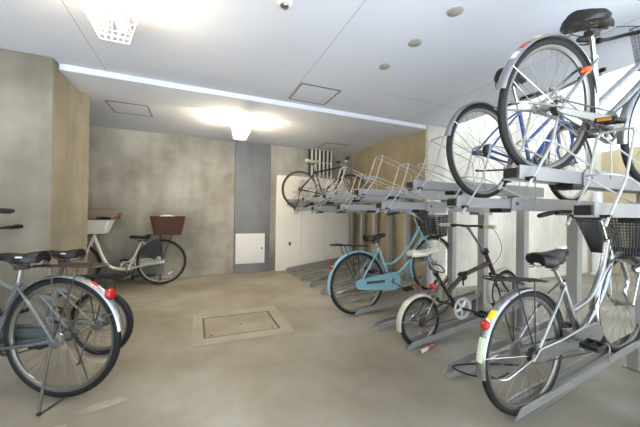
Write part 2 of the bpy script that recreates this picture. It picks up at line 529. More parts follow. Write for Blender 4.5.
# conduits
names = ['leftmost of the six pale vertical conduits above the cream cabinet', 'second pale vertical conduit from the left above the cream cabinet',
         'third pale vertical conduit from the left above the cream cabinet', 'fourth pale vertical conduit from the left above the cream cabinet',
         'fifth pale vertical conduit from the left above the cream cabinet', 'rightmost of the six pale vertical conduits above the cream cabinet']
for i, lb in enumerate(names):
    x = 2.165 + i * 0.088
    t = thing('conduit_pipe', lb, 'pipe', (x, YB - 0.047, 1.872), group='vertical conduits above the cabinet')
    MB().tube([(0, 0, 0), (0, 0, H - 1.87)], 0.021, 12).build('pipe', 'pipe', t)
    cm = MB()
    cm.lathe([(0.027, 0.02), (0.027, 0.06)], (0, 0, 0), (0, 0, 1), 14)
    cm.b2(-0.03, 0.03, 0.0, 0.034, 0.3, 0.325)
    cm.build('pipe_clip', 'pipe', t)
ob = MB().b2(2.10, 2.66, YB - 0.012, YB, 1.872, H).build('shade_board', 'steel', None, False)  # dark board added to give the shade between the pipes
tag(ob, 'dark board added as the shade behind the six vertical conduits', 'board')
t = thing('standing_pipe', 'short white standing pipe outdoors seen beyond the nearest rack posts', 'pipe', (7.35, 3.22, 0))
MB().tube([(0, 0, 0), (0, 0, 1.62)], 0.075, 16).build('pipe', 'panel', t)
MB().lathe([(0.10, 0), (0.10, 0.02), (0.08, 0.035)], (0, 0, 0), (0, 0, 1), 18).build('collar', 'panel', t)

# low bar behind the bicycle at the back
t = thing('floor_stop_bar', 'low dark steel wheel-stop bar behind the white bicycle', 'bar', (-1.15, 5.46, 0))
MB().tube([(-0.8, 0, 0.09), (0.55, 0, 0.09)], 0.016, 10).build('rail', 'steel', t)
for x in (-0.7, 0.45):
    MB().tube([(x, 0, 0), (x, 0, 0.09)], 0.012, 8).build('foot', 'steel', t)

# ------------------------------------------------------------------ two-tier rack bays
BAYS = {
    -1: 'grey rack bay nearest the camera, bare hoop above its empty upper tray',
    0: 'grey rack bay with a silver bicycle on both of its levels',
    1: 'grey rack bay with the deep blue bicycle on top, floor rail empty',
    2: 'grey rack bay with the brown folding bicycle on its floor rail',
    3: 'empty grey rack bay between the folding bicycle and the pale blue bicycle',
    4: 'grey rack bay with the pale blue bicycle on its floor rail',
    5: 'first empty grey rack bay beyond the pale blue bicycle',
    6: 'second empty grey rack bay beyond the pale blue bicycle',
    7: 'third empty grey rack bay beyond the pale blue bicycle',
    8: 'empty grey rack bay just before the black bicycle on the upper tray',
    9: 'grey rack bay with the black bicycle on its upper tray',
    10: 'last empty grey rack bay against the cream cabinet',
}
SL = math.radians(8.8)
def rail_z(x):                     # floor of the inclined rail at world X
    return 0.007

def bay(k):
    y = 1.08 + 0.44 * k
    high = (k % 2 == 0)
    dx = -0.15 if k == 0 else (0.10 if k == -1 else 0.0)
    dy = -0.075 if k == 0 else (0.175 if k == -1 else 0.0)
    zt = 1.315 if high else 1.155
    if k == 0: zt = 1.283
    if k == -1: zt = 1.095
    t = thing('two_tier_bicycle_rack', BAYS[k], 'bicycle rack', (3.03, y, 0), group='bays of the two-tier bicycle rack')
    ox = -3.03
    py = -0.035
    # post and base plate
    p = MB().b2(-0.035, 0.035, py - 0.042, py + 0.042, 0.008, zt + 0.0).build('post', 'post', t, bevel=0.004)
    bp = MB().b2(-0.09, 0.09, py - 0.09, py + 0.09, 0, 0.01)
    for sx in (-0.065, 0.065):
        for sy in (-0.065, 0.065):
            bp.lathe([(0.009, 0.01), (0.009, 0.02)], (sx, py + sy, 0), (0, 0, 1), 6)
    bp.build('base_plate', 'rack', t, bevel=0.002)
    # inclined floor rail: U channel with bevelled near end
    x0, x1 = 1.60 + ox, 3.0 + ox
    def zz(x): return (x - x0) * math.tan(math.radians(8.0))
    r = MB()
    yo = 0.0
    xm = 1.80 + ox
    zf = 0.002 + (x1 - xm) * math.tan(SL)
    r.prism([(x0, 0.001), (xm, 0.001), (x1, zf - 0.001), (x1, zf + 0.003), (xm, 0.005), (x0, 0.005)], yo - 0.032, yo + 0.032)
    for s in (-1, 1):
        ya, yb = (yo + s * 0.032, yo + s * 0.037)
        r.prism([(x0, 0.002), (x1, zz(x1)), (x1, zz(x1) + 0.052), (x0 + 0.05, zz(x0 + 0.05) + 0.052)], min(ya, yb), max(ya, yb))
        ya, yb = (yo + s * 0.032, yo + s * 0.048)
        r.prism([(x0 + 0.05, zz(x0 + 0.05) + 0.048), (x1, zz(x1) + 0.048), (x1, zz(x1) + 0.052), (x0 + 0.05, zz(x0 + 0.05) + 0.052)], min(ya, yb), max(ya, yb))
    rl = r.build('floor_rail', 'rack', t, False)
    w = MB()
    xa = 2.5 + ox
    w.tube(round_path([(xa, -0.05, zz(xa) + 0.03), (xa + 0.02, -0.05, zz(xa) + 0.15), (xa + 0.02, 0.05, zz(xa) + 0.15), (xa, 0.05, zz(xa) + 0.03)], 0.04, 4), 0.004, 6)
    w.build('wheel_guide', 'rack', rl)
    lg = MB().b2(x1 - 0.06, x1 - 0.03, -0.03, 0.03, 0, zz(x1 - 0.05) + 0.004)
    lg.build('rail_foot', 'rack', t)
    # fixed support arm on the post
    a = MB()
    xs, xe = 2.18 + ox + dx, 3.34 + ox
    pl = [(xs, zt), (xe, zt), (xe, zt + 0.10), (xs + 0.03, zt + 0.10), (xs + 0.008, zt + 0.088), (xs, zt + 0.06)]
    a.prism(pl, dy - 0.055, dy - 0.047)
    a.prism(pl, dy + 0.047, dy + 0.055)
    a.b2(xs + 0.02, xe, dy - 0.047, dy + 0.047, zt, zt + 0.012)
    a.b2(xs + 0.3, xe, dy - 0.047, dy + 0.047, zt + 0.088, zt + 0.1) if False else None
    arm = a.build('support_arm', 'tray', t, False)
    bo = MB()
    bo.lathe([(0.012, 0), (0.012, -0.008), (0.007, -0.012)], (xs + 0.06, dy - 0.055, zt + 0.05), (0, 1, 0), 6)
    bo.build('bolt', 'steel', arm)
    MB().b2(xe - 0.42, xe - 0.2, min(dy - 0.055, -0.07), dy + 0.055, zt - 0.03, zt).build('bracket', 'rack', t)
    # sliding tray
    tx0, tx1 = 1.64 + ox + dx, 3.1 + ox + dx
    tr = MB()
    tr.b2(tx0, tx1, dy - 0.038, dy + 0.038, zt + 0.02, zt + 0.058)
    for s in (-1, 1):
        ya, yb = dy + s * 0.038, dy + s * 0.043
        tr.b2(tx0, tx1, min(ya, yb), max(ya, yb), zt + 0.012, zt + 0.083)
    tray = tr.build('sliding_tray', 'tray', t, False)
    MB().b2(tx0 - 0.012, tx0 + 0.006, dy - 0.037, dy + 0.037, zt + 0.022, zt + 0.07).build('end_cap', 'black', tray, bevel=0.004)
    MB().b2(tx0 + 0.44, tx0 + 0.54, dy - 0.05, dy + 0.05, zt - 0.018, zt + 0.012).build('roller_carriage', 'black', tray)
    # coated wire hoop that guides the front wheel in
    hp = MB()
    yy = 0.075
    X = lambda v: tx0 + v
    z0 = zt
    pts = [(X(0.02), dy - yy, z0 - 0.02), (X(0.20), dy - yy, z0 + 0.20), (X(0.29), dy - yy, z0 + 0.47), (X(0.29), dy + yy, z0 + 0.47), (X(0.20), dy + yy, z0 + 0.20), (X(0.02), dy + yy, z0 - 0.02)]
    hp.tube(round_path(pts, 0.035, 4), 0.0065, 8)
    for s in (-1, 1):
        hp.tube(round_path([(X(0.285), dy + s * yy * 0.9, z0 + 0.468), (X(0.80), dy + s * yy * 0.8, z0 + 0.31), (X(0.82), dy + s * yy * 0.8, z0 + 0.06)], 0.05, 4), 0.0045, 6)
    pts = [(X(0.72), dy - yy * 0.8, z0 + 0.08), (X(0.22), dy - yy, z0 + 0.215), (X(0.10), dy - yy * 0.7, z0 + 0.225), (X(0.10), dy + yy * 0.7, z0 + 0.225), (X(0.22), dy + yy, z0 + 0.215), (X(0.72), dy + yy * 0.8, z0 + 0.08)]
    hp.tube(round_path(pts, 0.05, 4), 0.005, 6)
    hoop = hp.build('wheel_hoop', 'wire', t)
    for s in (-1, 1):
        cl = MB().b2(X(0.04), X(0.065), dy + s * 0.043 if s > 0 else dy - yy - 0.006, dy + yy + 0.006 if s > 0 else dy - 0.043, z0 + 0.005, z0 + 0.024)
        cl.build('clamp', 'black', hoop, False)
        MB().tube([(X(0.012), dy + s * yy, z0 - 0.03), (X(0.028), dy + s * yy, z0 - 0.010)], 0.0085, 8).build('foot_cap', 'black' if k > 3 else 'wire', hoop)
for k in BAYS:
    bay(k)

# ------------------------------------------------------------------ bicycle parts
def tyre_prof(R, w):
    r = w
    return [(R - r + r * math.cos(a), r * math.sin(a)) for a in [2 * PI * j / 10 for j in range(10)]]

def make_wheel(root, name, c, R, tw=0.0175, nsp=28, hub_r=0.022, sprocket=False, drum=False, reflector=None, rim_m='rim', spoke_r=0.0011):
    c = Vector(c)
    m_ = MB()
    rr = R - 2 * tw + 0.006
    m_.arc(c, [(rr, -0.012), (rr, 0.012), (rr - 0.012, 0.011), (rr - 0.02, 0.005), (rr - 0.02, -0.005), (rr - 0.012, -0.011)], 0, 360, 56, True, 0)
    for i in range(nsp):
        a = 2 * PI * i / nsp
        s = 1 if i % 2 else -1
        d = (1 if (i // 2) % 2 else -1) * 0.75
        p0 = c + Vector((hub_r * math.cos(a + d * 1.3), s * 0.026, hub_r * math.sin(a + d * 1.3)))
        p1 = c + Vector(((rr - 0.018) * math.cos(a), s * 0.003, (rr - 0.018) * math.sin(a)))
        m_.tube([p0, p1], spoke_r, 4, mi=1)
    w = m_.build(name, [rim_m, 'spoke'], root)
    MB().arc(c, tyre_prof(R, tw), 0, 360, 56, True).build('tyre', 'rubber', w)
    h = MB()
    h.lathe([(0.006, -0.065), (0.006, -0.035), (hub_r, -0.031), (hub_r, -0.024), (0.014, -0.02), (0.014, 0.02), (hub_r, 0.024), (hub_r, 0.031), (0.006, 0.035), (0.006, 0.065)], c, (0, 1, 0), 16)
    h.build('hub', 'alu', w)
    if sprocket:
        s_ = MB()
        for q, (ra, y) in enumerate(((0.042, -0.036), (0.036, -0.042), (0.03, -0.048))):
            prof = []
            s_.lathe([(ra, y), (ra, y - 0.003)], c, (0, 1, 0), 22)
        s_.build('sprocket', 'steel', w)
    if drum:
        MB().lathe([(0.03, 0.034), (0.046, 0.036), (0.046, 0.052), (0.03, 0.056)], c, (0, 1, 0), 24).build('brake_drum', 'alu', w)
    if reflector is not None:
        a = math.radians(reflector)
        p = c + Vector((math.cos(a), 0, math.sin(a))) * (R * 0.62)
        MB().box(p, (0.07, 0.012, 0.026), (0, -(a - PI / 2), 0)).build('spoke_reflector', 'lens', w, bevel=0.004)
    return w

def make_fender(root, name, c, R, a0, a1, m, w=0.026, stays=True, flare=0.03, stay_ang=None, gap=0.02):
    Ro = R + gap
    prof = []
    k = 7
    for j in range(k):
        a = -PI / 2 + PI * j / (k - 1)
        prof.append((Ro - 0.016 + 0.016 * math.cos(a), w * math.sin(a)))
    for j in range(k - 1, -1, -1):
        a = -PI / 2 + PI * j / (k - 1)
        prof.append((Ro - 0.018 + 0.016 * math.cos(a), (w - 0.0015) * math.sin(a)))
    f = MB().arc(c, prof, a0, a1, 36).build(name, m, root)
    if stays:
        s = MB()
        for ang in (stay_ang or [a1 - 22]):
            a = math.radians(ang)
            for sy in (-1, 1):
                s.tube([Vector(c) + Vector((0, sy * 0.05, 0)), Vector(c) + Vector(((Ro - 0.012) * math.cos(a), sy * w, (Ro - 0.012) * math.sin(a)))], 0.0024, 6)
        s.build('fender_stay', 'chrome', f)
    return f

def make_saddle(root, p, L=0.27, W=0.20, m='saddle', tilt=0.0, label_tag=False, springs=True, top_m=None, hs=1.0):
    """p: middle of the saddle underside; nose towards +x"""
    secs = []
    N = 14
    for i in range(N + 1):
        t_ = i / N                    # 0 rear .. 1 nose
        x = -L * 0.5 + L * t_
        if t_ < 0.3:
            w = W / 2 * math.sqrt(max(0.12, 1 - ((0.3 - t_) / 0.34) ** 2))
        else:
            q = (t_ - 0.3) / 0.7
            w = W / 2 * (1 - q) ** 1.5 + 0.028 * q ** 0.5
        if t_ > 0.93: w *= 0.72
        hgt = 0.040 - 0.010 * math.sin(t_ * PI) + (0.010 if t_ < 0.25 else 0)
        if t_ > 0.9: hgt *= 0.8
        drop = (0.024 if t_ < 0.5 else 0.016) * hs
        hgt *= hs
        sec = []
        for j in range(14):
            a = 2 * PI * j / 14
            y = w * math.cos(a)
            sn = math.sin(a)
            z = hgt * abs(sn) ** 0.7 if sn >= 0 else -drop * abs(sn) ** 0.35 * (0.9 if abs(math.cos(a)) > 0.5 else 0.25)
            sec.append((x, y, z))
        secs.append(sec)
    R_ = Euler((0, tilt, 0)).to_matrix()
    secs = [[tuple(R_ @ Vector(q) + Vector(p)) for q in s] for s in secs]
    sd = MB().loft(secs).build('saddle', m, root)
    r = MB()
    for s in (-1, 1):
        r.tube(smooth_path([R_ @ Vector(q) + Vector(p) for q in ((-L * 0.36, s * 0.055, -0.012), (-L * 0.28, s * 0.04, -0.045), (0, s * 0.022, -0.05), (L * 0.34, s * 0.012, -0.01))], 4), 0.0035, 6)
        if springs:
            cpts = []
            for j in range(40):
                a = j / 40 * 2 * PI * 4
                cpts.append(R_ @ Vector((-L * 0.33 + 0.014 * math.cos(a), s * 0.06 + 0.014 * math.sin(a), -0.055 + 0.055 * j / 40)) + Vector(p))
            r.tube(cpts, 0.003, 5)
    r.box(R_ @ Vector((0.0, 0, -0.05)) + Vector(p), (0.05, 0.05, 0.03))
    r.build('saddle_rails', 'steel', sd)
    if label_tag:
        pl = R_ @ Vector((-L * 0.30, 0.093 * W / 0.2, 0.022)) + Vector(p)
        MB().box(pl, (0.04, 0.006, 0.009), (0, tilt, 0.0)).build('saddle_badge', 'stk_white', sd, bevel=0.002)
    return sd

def make_crank(root, bb, ang, arm=0.165, ring=0.085, arm_m='alu', ring_m='alu', pedal_m='black', amber=False, spider=True, yr=0.06):
    bb = Vector(bb)
    m_ = MB()
    m_.tube([bb + Vector((0, -0.085, 0)), bb + Vector((0, 0.085, 0))], 0.013, 10)
    a = math.radians(ang)
    for s, aa in ((-1, a), (1, a + PI)):
        d = Vector((math.cos(aa), 0, math.sin(aa)))
        m_.tube([bb + Vector((0, s * 0.075, 0)), bb + d * arm + Vector((0, s * 0.088, 0))], [0.013, 0.009], 8)
    c = m_.build('crank', arm_m, root)
    if ring:
        g = MB()
        k = 40
        g.arc(bb, [(ring, -yr), (ring, -yr - 0.003), (ring * 0.82, -yr - 0.003), (ring * 0.82, -yr)], 0, 360, k, True)
        for j in range(k):
            aa = 2 * PI * j / k
            g.box(bb + Vector(((ring + 0.002) * math.cos(aa), -yr - 0.0015, (ring + 0.002) * math.sin(aa))), (0.006, 0.002, 0.006), (0, -aa, 0))
        if spider:
            for j in range(5):
                aa = 2 * PI * j / 5 + a
                g.tube([bb + Vector((0, -yr - 0.002, 0)), bb + Vector((ring * 0.86 * math.cos(aa), -yr - 0.002, ring * 0.86 * math.sin(aa)))], [0.016, 0.009], 6)
            g.lathe([(0.026, -yr - 0.008), (0.026, -yr + 0.004)], bb, (0, 1, 0), 16)
        g.build('chainring', ring_m, c)
    for s, aa in ((-1, a), (1, a + PI)):
        d = bb + Vector((math.cos(aa), 0, math.sin(aa))) * arm
        p = MB()
        y0 = s * 0.10
        p.tube([d + Vector((0, s * 0.088, 0)), d + Vector((0, s * 0.19, 0))], 0.008, 8)
        yc = s * 0.147
        for dx in (-0.038, 0.038):
            p.box(d + Vector((dx, yc, 0)), (0.02, 0.088, 0.026))
        for dy in (-0.04, 0.0, 0.04):
            p.box(d + Vector((0, yc + dy, 0)), (0.08, 0.012, 0.02))
        pd = p.build('pedal', pedal_m, c, bevel=0.003)
        if amber:
            for dx in (-0.0485, 0.0485):
                MB().box(d + Vector((dx, yc, 0)), (0.004, 0.06, 0.015)).build('pedal_reflector', 'amber', pd)
    return c

def make_chain(root, hub, bb, rh=0.035, rb=0.085, y=-0.058, m='steel'):
    hub = Vector(hub); bb = Vector(bb)
    d = (bb - hub); L = d.length; a0 = math.atan2(d.z, d.x)
    b = math.acos(max(-1, min(1, (rh - rb) / L)))
    pts = []
    def P(c, r, ang): return c + Vector((r * math.cos(ang), y, r * math.sin(ang)))
    for j in range(9):
        ang = a0 + b + (2 * PI - 2 * b) * j / 8
        pts.append(P(hub, rh, ang))
    for j in range(13):
        ang = a0 - b + (2 * b) * j / 12
        pts.append(P(bb, rb, ang))
    return MB().tube(pts, 0.004, 5, closed=True).build('chain', m, root)

def make_basket(root, c, top, bot, h, m='mesh_dk', n=14, rows=7, name='front_basket', r=0.0016, tilt=0.0):
    """wire basket; c: centre of the bottom, top/bot = (len x, wid y)"""
    b = MB()
    R_ = Euler((0, tilt, 0)).to_matrix()
    def P(u, v, f):
        lx = bot[0] + (top[0] - bot[0]) * f; ly = bot[1] + (top[1] - bot[1]) * f
        return R_ @ Vector((u * lx / 2, v * ly / 2, f * h)) + Vector(c)
    def loop(f, rad):
        b.tube([P(-1, -1, f), P(1, -1, f), P(1, 1, f), P(-1, 1, f)], rad, 5, closed=True)
    loop(1.0, 0.005); loop(0.0, 0.003); loop(0.93, 0.0025)
    for i in range(1, rows):
        loop(i / rows, r)
    for i in range(n + 1):
        u = -1 + 2 * i / n
        for s in (-1, 1):
            b.tube([P(u, s, 0), P(u, s, 1)], r, 4)
            b.tube([P(s, u, 0), P(s, u, 1)], r, 4)
        b.tube([P(u, -1, 0), P(u, 1, 0)], r, 4)
        if i % 2 == 0:
            b.tube([P(-1, u, 0), P(1, u, 0)], r, 4)
    o = b.build(name, m, root, False)
    return o

def make_rear_rack(root, z, x0, x1, hub, w=0.062, m='black', tilt=0.0, nl=3):
    r = MB()
    dz = lambda x: z + (x - x0) * tilt
    r.tube(round_path([(x1, -w * 0.5, dz(x1)), (x0 + 0.03, -w, dz(x0)), (x0, -w * 0.6, dz(x0)), (x0, w * 0.6, dz(x0)), (x0 + 0.03, w, dz(x0)), (x1, w * 0.5, dz(x1))], 0.03, 4), 0.0045, 7)
    for i in range(nl):
        yy = w * (-0.5 + i / (nl - 1)) if nl > 1 else 0
        r.tube([(x0, yy, dz(x0)), (x1, yy * 0.8, dz(x1))], 0.0035, 6)
    for q in (0.2, 0.55, 0.85):
        xx = x0 + (x1 - x0) * q
        r.tube([(xx, -w * 0.92, dz(xx)), (xx, w * 0.92, dz(xx))], 0.0035, 6)
    sp = MB().tube(round_path([(x0 + 0.06, -w * 0.4, dz(x0) + 0.012), (x1 - 0.18, -w * 0.4, dz(x1) + 0.02), (x1 - 0.18, w * 0.4, dz(x1) + 0.02), (x0 + 0.06, w * 0.4, dz(x0) + 0.012)], 0.02, 3), 0.003, 6)
    hub = Vector(hub)
    for s in (-1, 1):
        for q in (0.28, 0.62):
            xx = x0 + (x1 - x0) * q
            r.tube([hub + Vector((0, s * 0.06, 0.01)), (xx, s * w * 0.95, dz(xx))], 0.0038, 6)
    o = r.build('rear_rack', m, root)
    sp.build('spring_clip', m, o)
    return o

def make_bar(root, pts_half, grip_from, m='chrome', grip_m='black', levers=True, r=0.011, lever_m='black', bell=False):
    """pts_half: y>=0 half of the bar from the clamp outwards; last segment is the grip"""
    full = [Vector((p[0], -p[1], p[2])) for p in reversed(pts_half)] + [Vector(p) for p in pts_half[1:]]
    hb = MB().tube(smooth_path(full, 5), r, 8).build('handlebar', m, root)
    for s in (-1, 1):
        a = Vector(pts_half[-2]); b = Vector(pts_half[-1])
        a = Vector((a.x, s * a.y, a.z)); b = Vector((b.x, s * b.y, b.z))
        d = (b - a).normalized()
        a2 = b - d * grip_from
        MB().tube([a2, a2 + d * 0.006, b - d * 0.008, b + d * 0.008], [0.0155, 0.017, 0.0175, 0.014], 10).build('grip', grip_m, hb)
        if levers:
            side = d.cross(Vector((0, 0, 1))).normalized()
            if side.x < 0: side = -side
            if abs(side.x) < 0.3: side = Vector((0, s, 0)) if abs(d.y) < .5 else Vector((1, 0, 0))
            l = MB()
            c0 = a2 - d * 0.03
            l.box(c0 - Vector((0, 0, 0.005)), (0.035, 0.03, 0.028))
            l.tube(smooth_path([c0, c0 + side * 0.028 + d * 0.02 - Vector((0, 0, 0.01)), c0 + side * 0.035 + d * 0.07 - Vector((0, 0, 0.018)), c0 + side * 0.03 + d * 0.12 - Vector((0, 0, 0.016))], 4), [0.006] * 8 + [0.0045] * 5, 6)
            l.build('brake_lever', lever_m, hb)
    if bell:
        MB().sphere((pts_half[1][0], pts_half[1][1], pts_half[1][2] + 0.025), (0.022, 0.022, 0.018), 14).build('bell', 'chrome', hb)
    return hb

def make_cable(root, paths, m='black', r=0.0024, name='brake_cable'):
    c = MB()
    for p in paths:
        c.tube(smooth_path(p, 6), r, 5)
    return c.build(name, m, root)

def reflector(root, p, r, axis, m='red', name='tail_reflector', depth=0.02):
    o = MB()
    o.lathe([(r * 0.9, 0), (r, 0.004), (r, depth * 0.7), (r * 0.8, depth), (r * 0.3, depth * 1.15)], p, axis, 16)
    return o.build(name, m, root)

def sidestand(root, top, foot, m='chrome', name='kickstand'):
    k = MB().tube(round_path([top, (Vector(top) + Vector(foot)) / 2 + Vector((0.005, 0, 0)), foot], 0.05, 3), 0.007, 8)
    o = k.build(name, m, root)
    f_ = Vector(foot)
    MB().sphere(f_ + Vector((0, 0, 0.004)), (0.012, 0.012, 0.010), 10).build('kickstand_tip', 'rubber', o)
    return o

def double_stand(root, hub, m='chrome', down=False):
    """parking stand that straddles the rear wheel"""
    h = Vector(hub)
    k = MB()
    if down:
        e = [(0.02, 0, -h.z + 0.008)]
        pts = [h + Vector((0.0, -0.062, 0)), h + Vector((0.03, -0.10, -h.z + 0.012)), h + Vector((0.03, 0.10, -h.z + 0.012)), h + Vector((0.0, 0.062, 0))]
    else:
        pts = [h + Vector((0.0, -0.062, 0)), h + Vector((-0.30, -0.085, -0.02)), h + Vector((-0.30, 0.085, -0.02)), h + Vector((0.0, 0.062, 0))]
    k.tube(round_path(pts, 0.05, 5), 0.0065, 8)
    return k.build('kickstand', m, root)

# ------------------------------------------------------------------ a step-through city bicycle
def city_bike(label, loc, rot, R=0.345, wb=1.06, fm='silver', fender_m='alu', style='loop', saddle=None, saddle_p=(0.225, 0, 0.845), crank=200,
              basket=None, rack=True, chain='half', grip_m='black', lamp=False, amber=False, bbp=(0.43, 0.285), stp=(0.272, 0.68), fender_r=(8, 186), fender_f=(40, 196), group=None,
              tail='red', stand='up', bar=None, chain_h=1, frame_w=0.0145, tw=0.019, saddle_kw=None, fork_m='chrome', rackkw=None, head_dx=0.0, refl=(None, None), steer=0.0, tail_ang=140, bar_m='chrome', drum=True):
    t = thing('bicycle', label, 'bicycle', loc, rot, group)
    rh = Vector((0, 0, R)); fh = Vector((wb, 0, R)); bb = Vector((bbp[0], 0, bbp[1]))
    ST = Vector((stp[0], 0, stp[1])); HT = Vector((0.838 + head_dx, 0, 0.83)); HB = Vector((0.885 + head_dx, 0, 0.70))
    f = MB()
    f.tube([bb, ST], frame_w, 10)
    f.lathe([(0.022, -0.036), (0.022, 0.036)], bb, (0, 1, 0), 14)
    f.tube([HT, HB], 0.019, 12)
    f.lathe([(0.022, 0), (0.022, 0.014)], HB, HT - HB, 14)
    f.lathe([(0.022, -0.014), (0.022, 0)], HT, HT - HB, 14)
    def on_seat_tube(z):
        return bb + (ST - bb) * ((z - bb.z) / (ST.z - bb.z))
    V = Vector
    if style == 'loop':
        e = on_seat_tube(0.45)
        f.tube(smooth_path([HT + V((0.006, 0, -0.02)), HT + V((-0.085, 0, -0.20)), e + V((0.22, 0, 0.04)), e], 8), frame_w * 0.9, 10)
        f.tube(smooth_path([HB + V((-0.004, 0, 0.01)), HB + V((-0.10, 0, -0.17)), bb + V((0.19, 0, 0.10)), bb + V((0.02, 0, 0.02))], 8), frame_w * 1.05, 10)
    elif style == 'twin':        # two straight-ish parallel tubes
        e = on_seat_tube(0.475)
        f.tube(smooth_path([HT + V((0.006, 0, -0.02)), HT + V((-0.16, 0, -0.20)), e + V((0.15, 0, 0.01)), e], 8), frame_w * 0.9, 10)
        f.tube(smooth_path([HB + V((0.0, 0, 0.01)), HB + V((-0.16, 0, -0.19)), bb + V((0.16, 0, 0.07)), bb], 8), frame_w, 10)
    elif style == 'U':           # one fat low tube
        f.tube(smooth_path([HB + V((-0.015, 0, 0.05)), (0.77, 0, 0.46), (0.68, 0, 0.31), (0.57, 0, 0.265), bb], 8), frame_w * 1.6, 12)
    elif style == 'parallel':    # two straight parallel tubes
        f.tube([HT + V((0.006, 0, -0.02)), on_seat_tube(0.41)], frame_w, 10)
        f.tube([HB + V((-0.004, 0, 0.01)), bb], frame_w * 1.1, 10)
    elif style == 'mixte':
        f.tube([HB + V((-0.004, 0, 0.01)), bb], frame_w * 1.5, 10)
        f.tube([HT + V((0.006, 0, -0.03)), on_seat_tube(0.46)], frame_w * 0.95, 10)
    for s in (-1, 1):
        f.tube(smooth_path([ST + Vector((0, s * 0.018, -0.02)), (ST.x * 0.58, s * 0.045, R + (ST.z - R) * 0.6), rh + Vector((0, s * 0.06, 0))], 5), 0.0075, 8)
        f.tube(smooth_path([bb + Vector((-0.02, s * 0.025, 0)), (bb.x * 0.58, s * 0.045, 0.305), rh + Vector((0, s * 0.06, 0))], 5), 0.009, 8)
        f.box(rh + Vector((0, s * 0.061, 0)), (0.05, 0.004, 0.035))
    fr = f.build('frame', fm, t)
    MB().lathe([(0.0205, 0), (0.0205, 0.03)], ST - (ST - bb).normalized() * 0.03, ST - bb, 12).build('seat_clamp', 'chrome', fr)
    # steering assembly in front
    k = MB()
    k.tube([HB, HB + (HB - HT).normalized() * 0.025], 0.017, 10)
    cr = HB + (HB - HT).normalized() * 0.03
    k.tube([cr + Vector((0, -0.052, 0)), cr + Vector((0, 0.052, 0))], 0.013, 8)
    for s in (-1, 1):
        k.tube(smooth_path([cr + Vector((0, s * 0.048, 0)), (cr.x + 0.05, s * 0.05, cr.z - 0.14), (fh.x - 0.075, s * 0.05, 0.45), fh + Vector((0, s * 0.05, 0))], 5), [0.0125] * 6 + [0.011] * 5 + [0.0085] * 5, 8)
    k.build('fork', fork_m, t)
    ax = (HT - HB).normalized()
    stem_top = HT + ax * 0.14
    st = MB().tube([HT, stem_top], 0.0115, 10)
    st.tube([stem_top - ax * 0.01, stem_top + Vector((0.05, 0, 0.008))], 0.0145, 10)
    st.build('stem', 'chrome', t)
    cl = stem_top + Vector((0.05, 0, 0.008))
    bar = bar or [(0, 0, 0), (0.005, 0.06, 0.012), (-0.02, 0.16, 0.045), (-0.08, 0.245, 0.055), (-0.22, 0.275, 0.045)]
    make_bar(t, [tuple(cl + Vector(p)) for p in bar], 0.12, bar_m, grip_m, bell=True)
    make_cable(t, [[cl + Vector((-0.05, 0.2, 0.03)), cl + Vector((0.09, 0.12, 0.02)), cl + Vector((0.07, 0.03, -0.1)), HB + Vector((0.03, 0.02, -0.02))],
                   [cl + Vector((-0.05, -0.2, 0.03)), cl + Vector((0.10, -0.1, 0.04)), cl + Vector((0.03, -0.03, -0.14)), (HB.x - 0.17, -0.02, 0.55), bb + Vector((0, -0.03, 0.03))]])
    make_wheel(t, 'rear_wheel', rh, R, tw, 32, sprocket=True, drum=drum, reflector=refl[0])
    make_wheel(t, 'front_wheel', fh, R, tw, 32, hub_r=0.028, reflector=refl[1])
    fenr = fenf = None
    if fender_r: fenr = make_fender(t, 'rear_fender', rh, R, fender_r[0], fender_r[1], fender_m, stay_ang=[fender_r[1] - 18])
    if fender_f: fenf = make_fender(t, 'front_fender', fh, R, fender_f[0], fender_f[1], fender_m, stay_ang=[fender_f[1] - 25])
    # seat
    sp = Vector(saddle_p)
    MB().tube([ST - (ST - bb).normalized() * 0.03, (sp.x, 0, sp.z - 0.04)], 0.0125, 10).build('seat_post', 'chrome', t)
    make_saddle(t, sp, m=saddle or 'saddle', **(saddle_kw or {}))
    make_crank(t, bb, crank, amber=amber, ring_m='steel', arm_m='alu')
    if chain == 'half':
        g = MB()
        poly = [(-0.03, R - 0.005), (0.02, R + 0.05), (0.20, 0.385), (0.36, 0.395), (0.47, 0.385), (0.53, 0.33), (0.535, 0.27), (0.48, 0.215), (0.38, 0.235), (0.2, 0.29), (0.03, R - 0.04)]
        q = bb.x / 0.43
        if chain_h != 1: poly = [(x, 0.315 + (z - 0.315) * chain_h) for x, z in poly]
        poly = [(x * q, z) for x, z in poly]
        g.prism(poly, -0.074, -0.068)
        g.tube([(x, -0.068, z) for x, z in poly], 0.006, 6, closed=True)
        g.build('chain_guard', fm if fm not in ('blue',) else 'alu', t)
    elif chain == 'case':
        g = MB()
        poly = []
        for j in range(9):
            a = PI / 2 + PI * j / 8
            poly.append((0.0 + 0.05 * math.cos(a), R + 0.05 * math.sin(a)))
        for j in range(13):
            a = -PI / 2 + PI * j / 12
            poly.append((bb.x + 0.10 * math.cos(a), bb.z + 0.10 * math.sin(a)))
        g.prism(poly, -0.072, -0.046)
        g.tube([(x, -0.072, z) for x, z in poly], 0.007, 6, closed=True)
        cg = g.build('chain_guard', fm, t)
        MB().box(((rh.x + bb.x) / 2 - 0.02, -0.0735, (R + bb.z) / 2 + 0.015), (0.24, 0.003, 0.03), (0, math.atan2(R - bb.z, bb.x), 0)).build('chain_guard_slot', 'steel', cg)
    else:
        make_chain(t, rh, bb)
    if chain == 'half':
        make_chain(t, rh, bb, y=-0.062)
    if rack:
        rk = dict(z=2 * R + 0.075, x0=-0.26, x1=0.21, hub=rh)
        rk.update(rackkw or {})
        make_rear_rack(t, **rk)
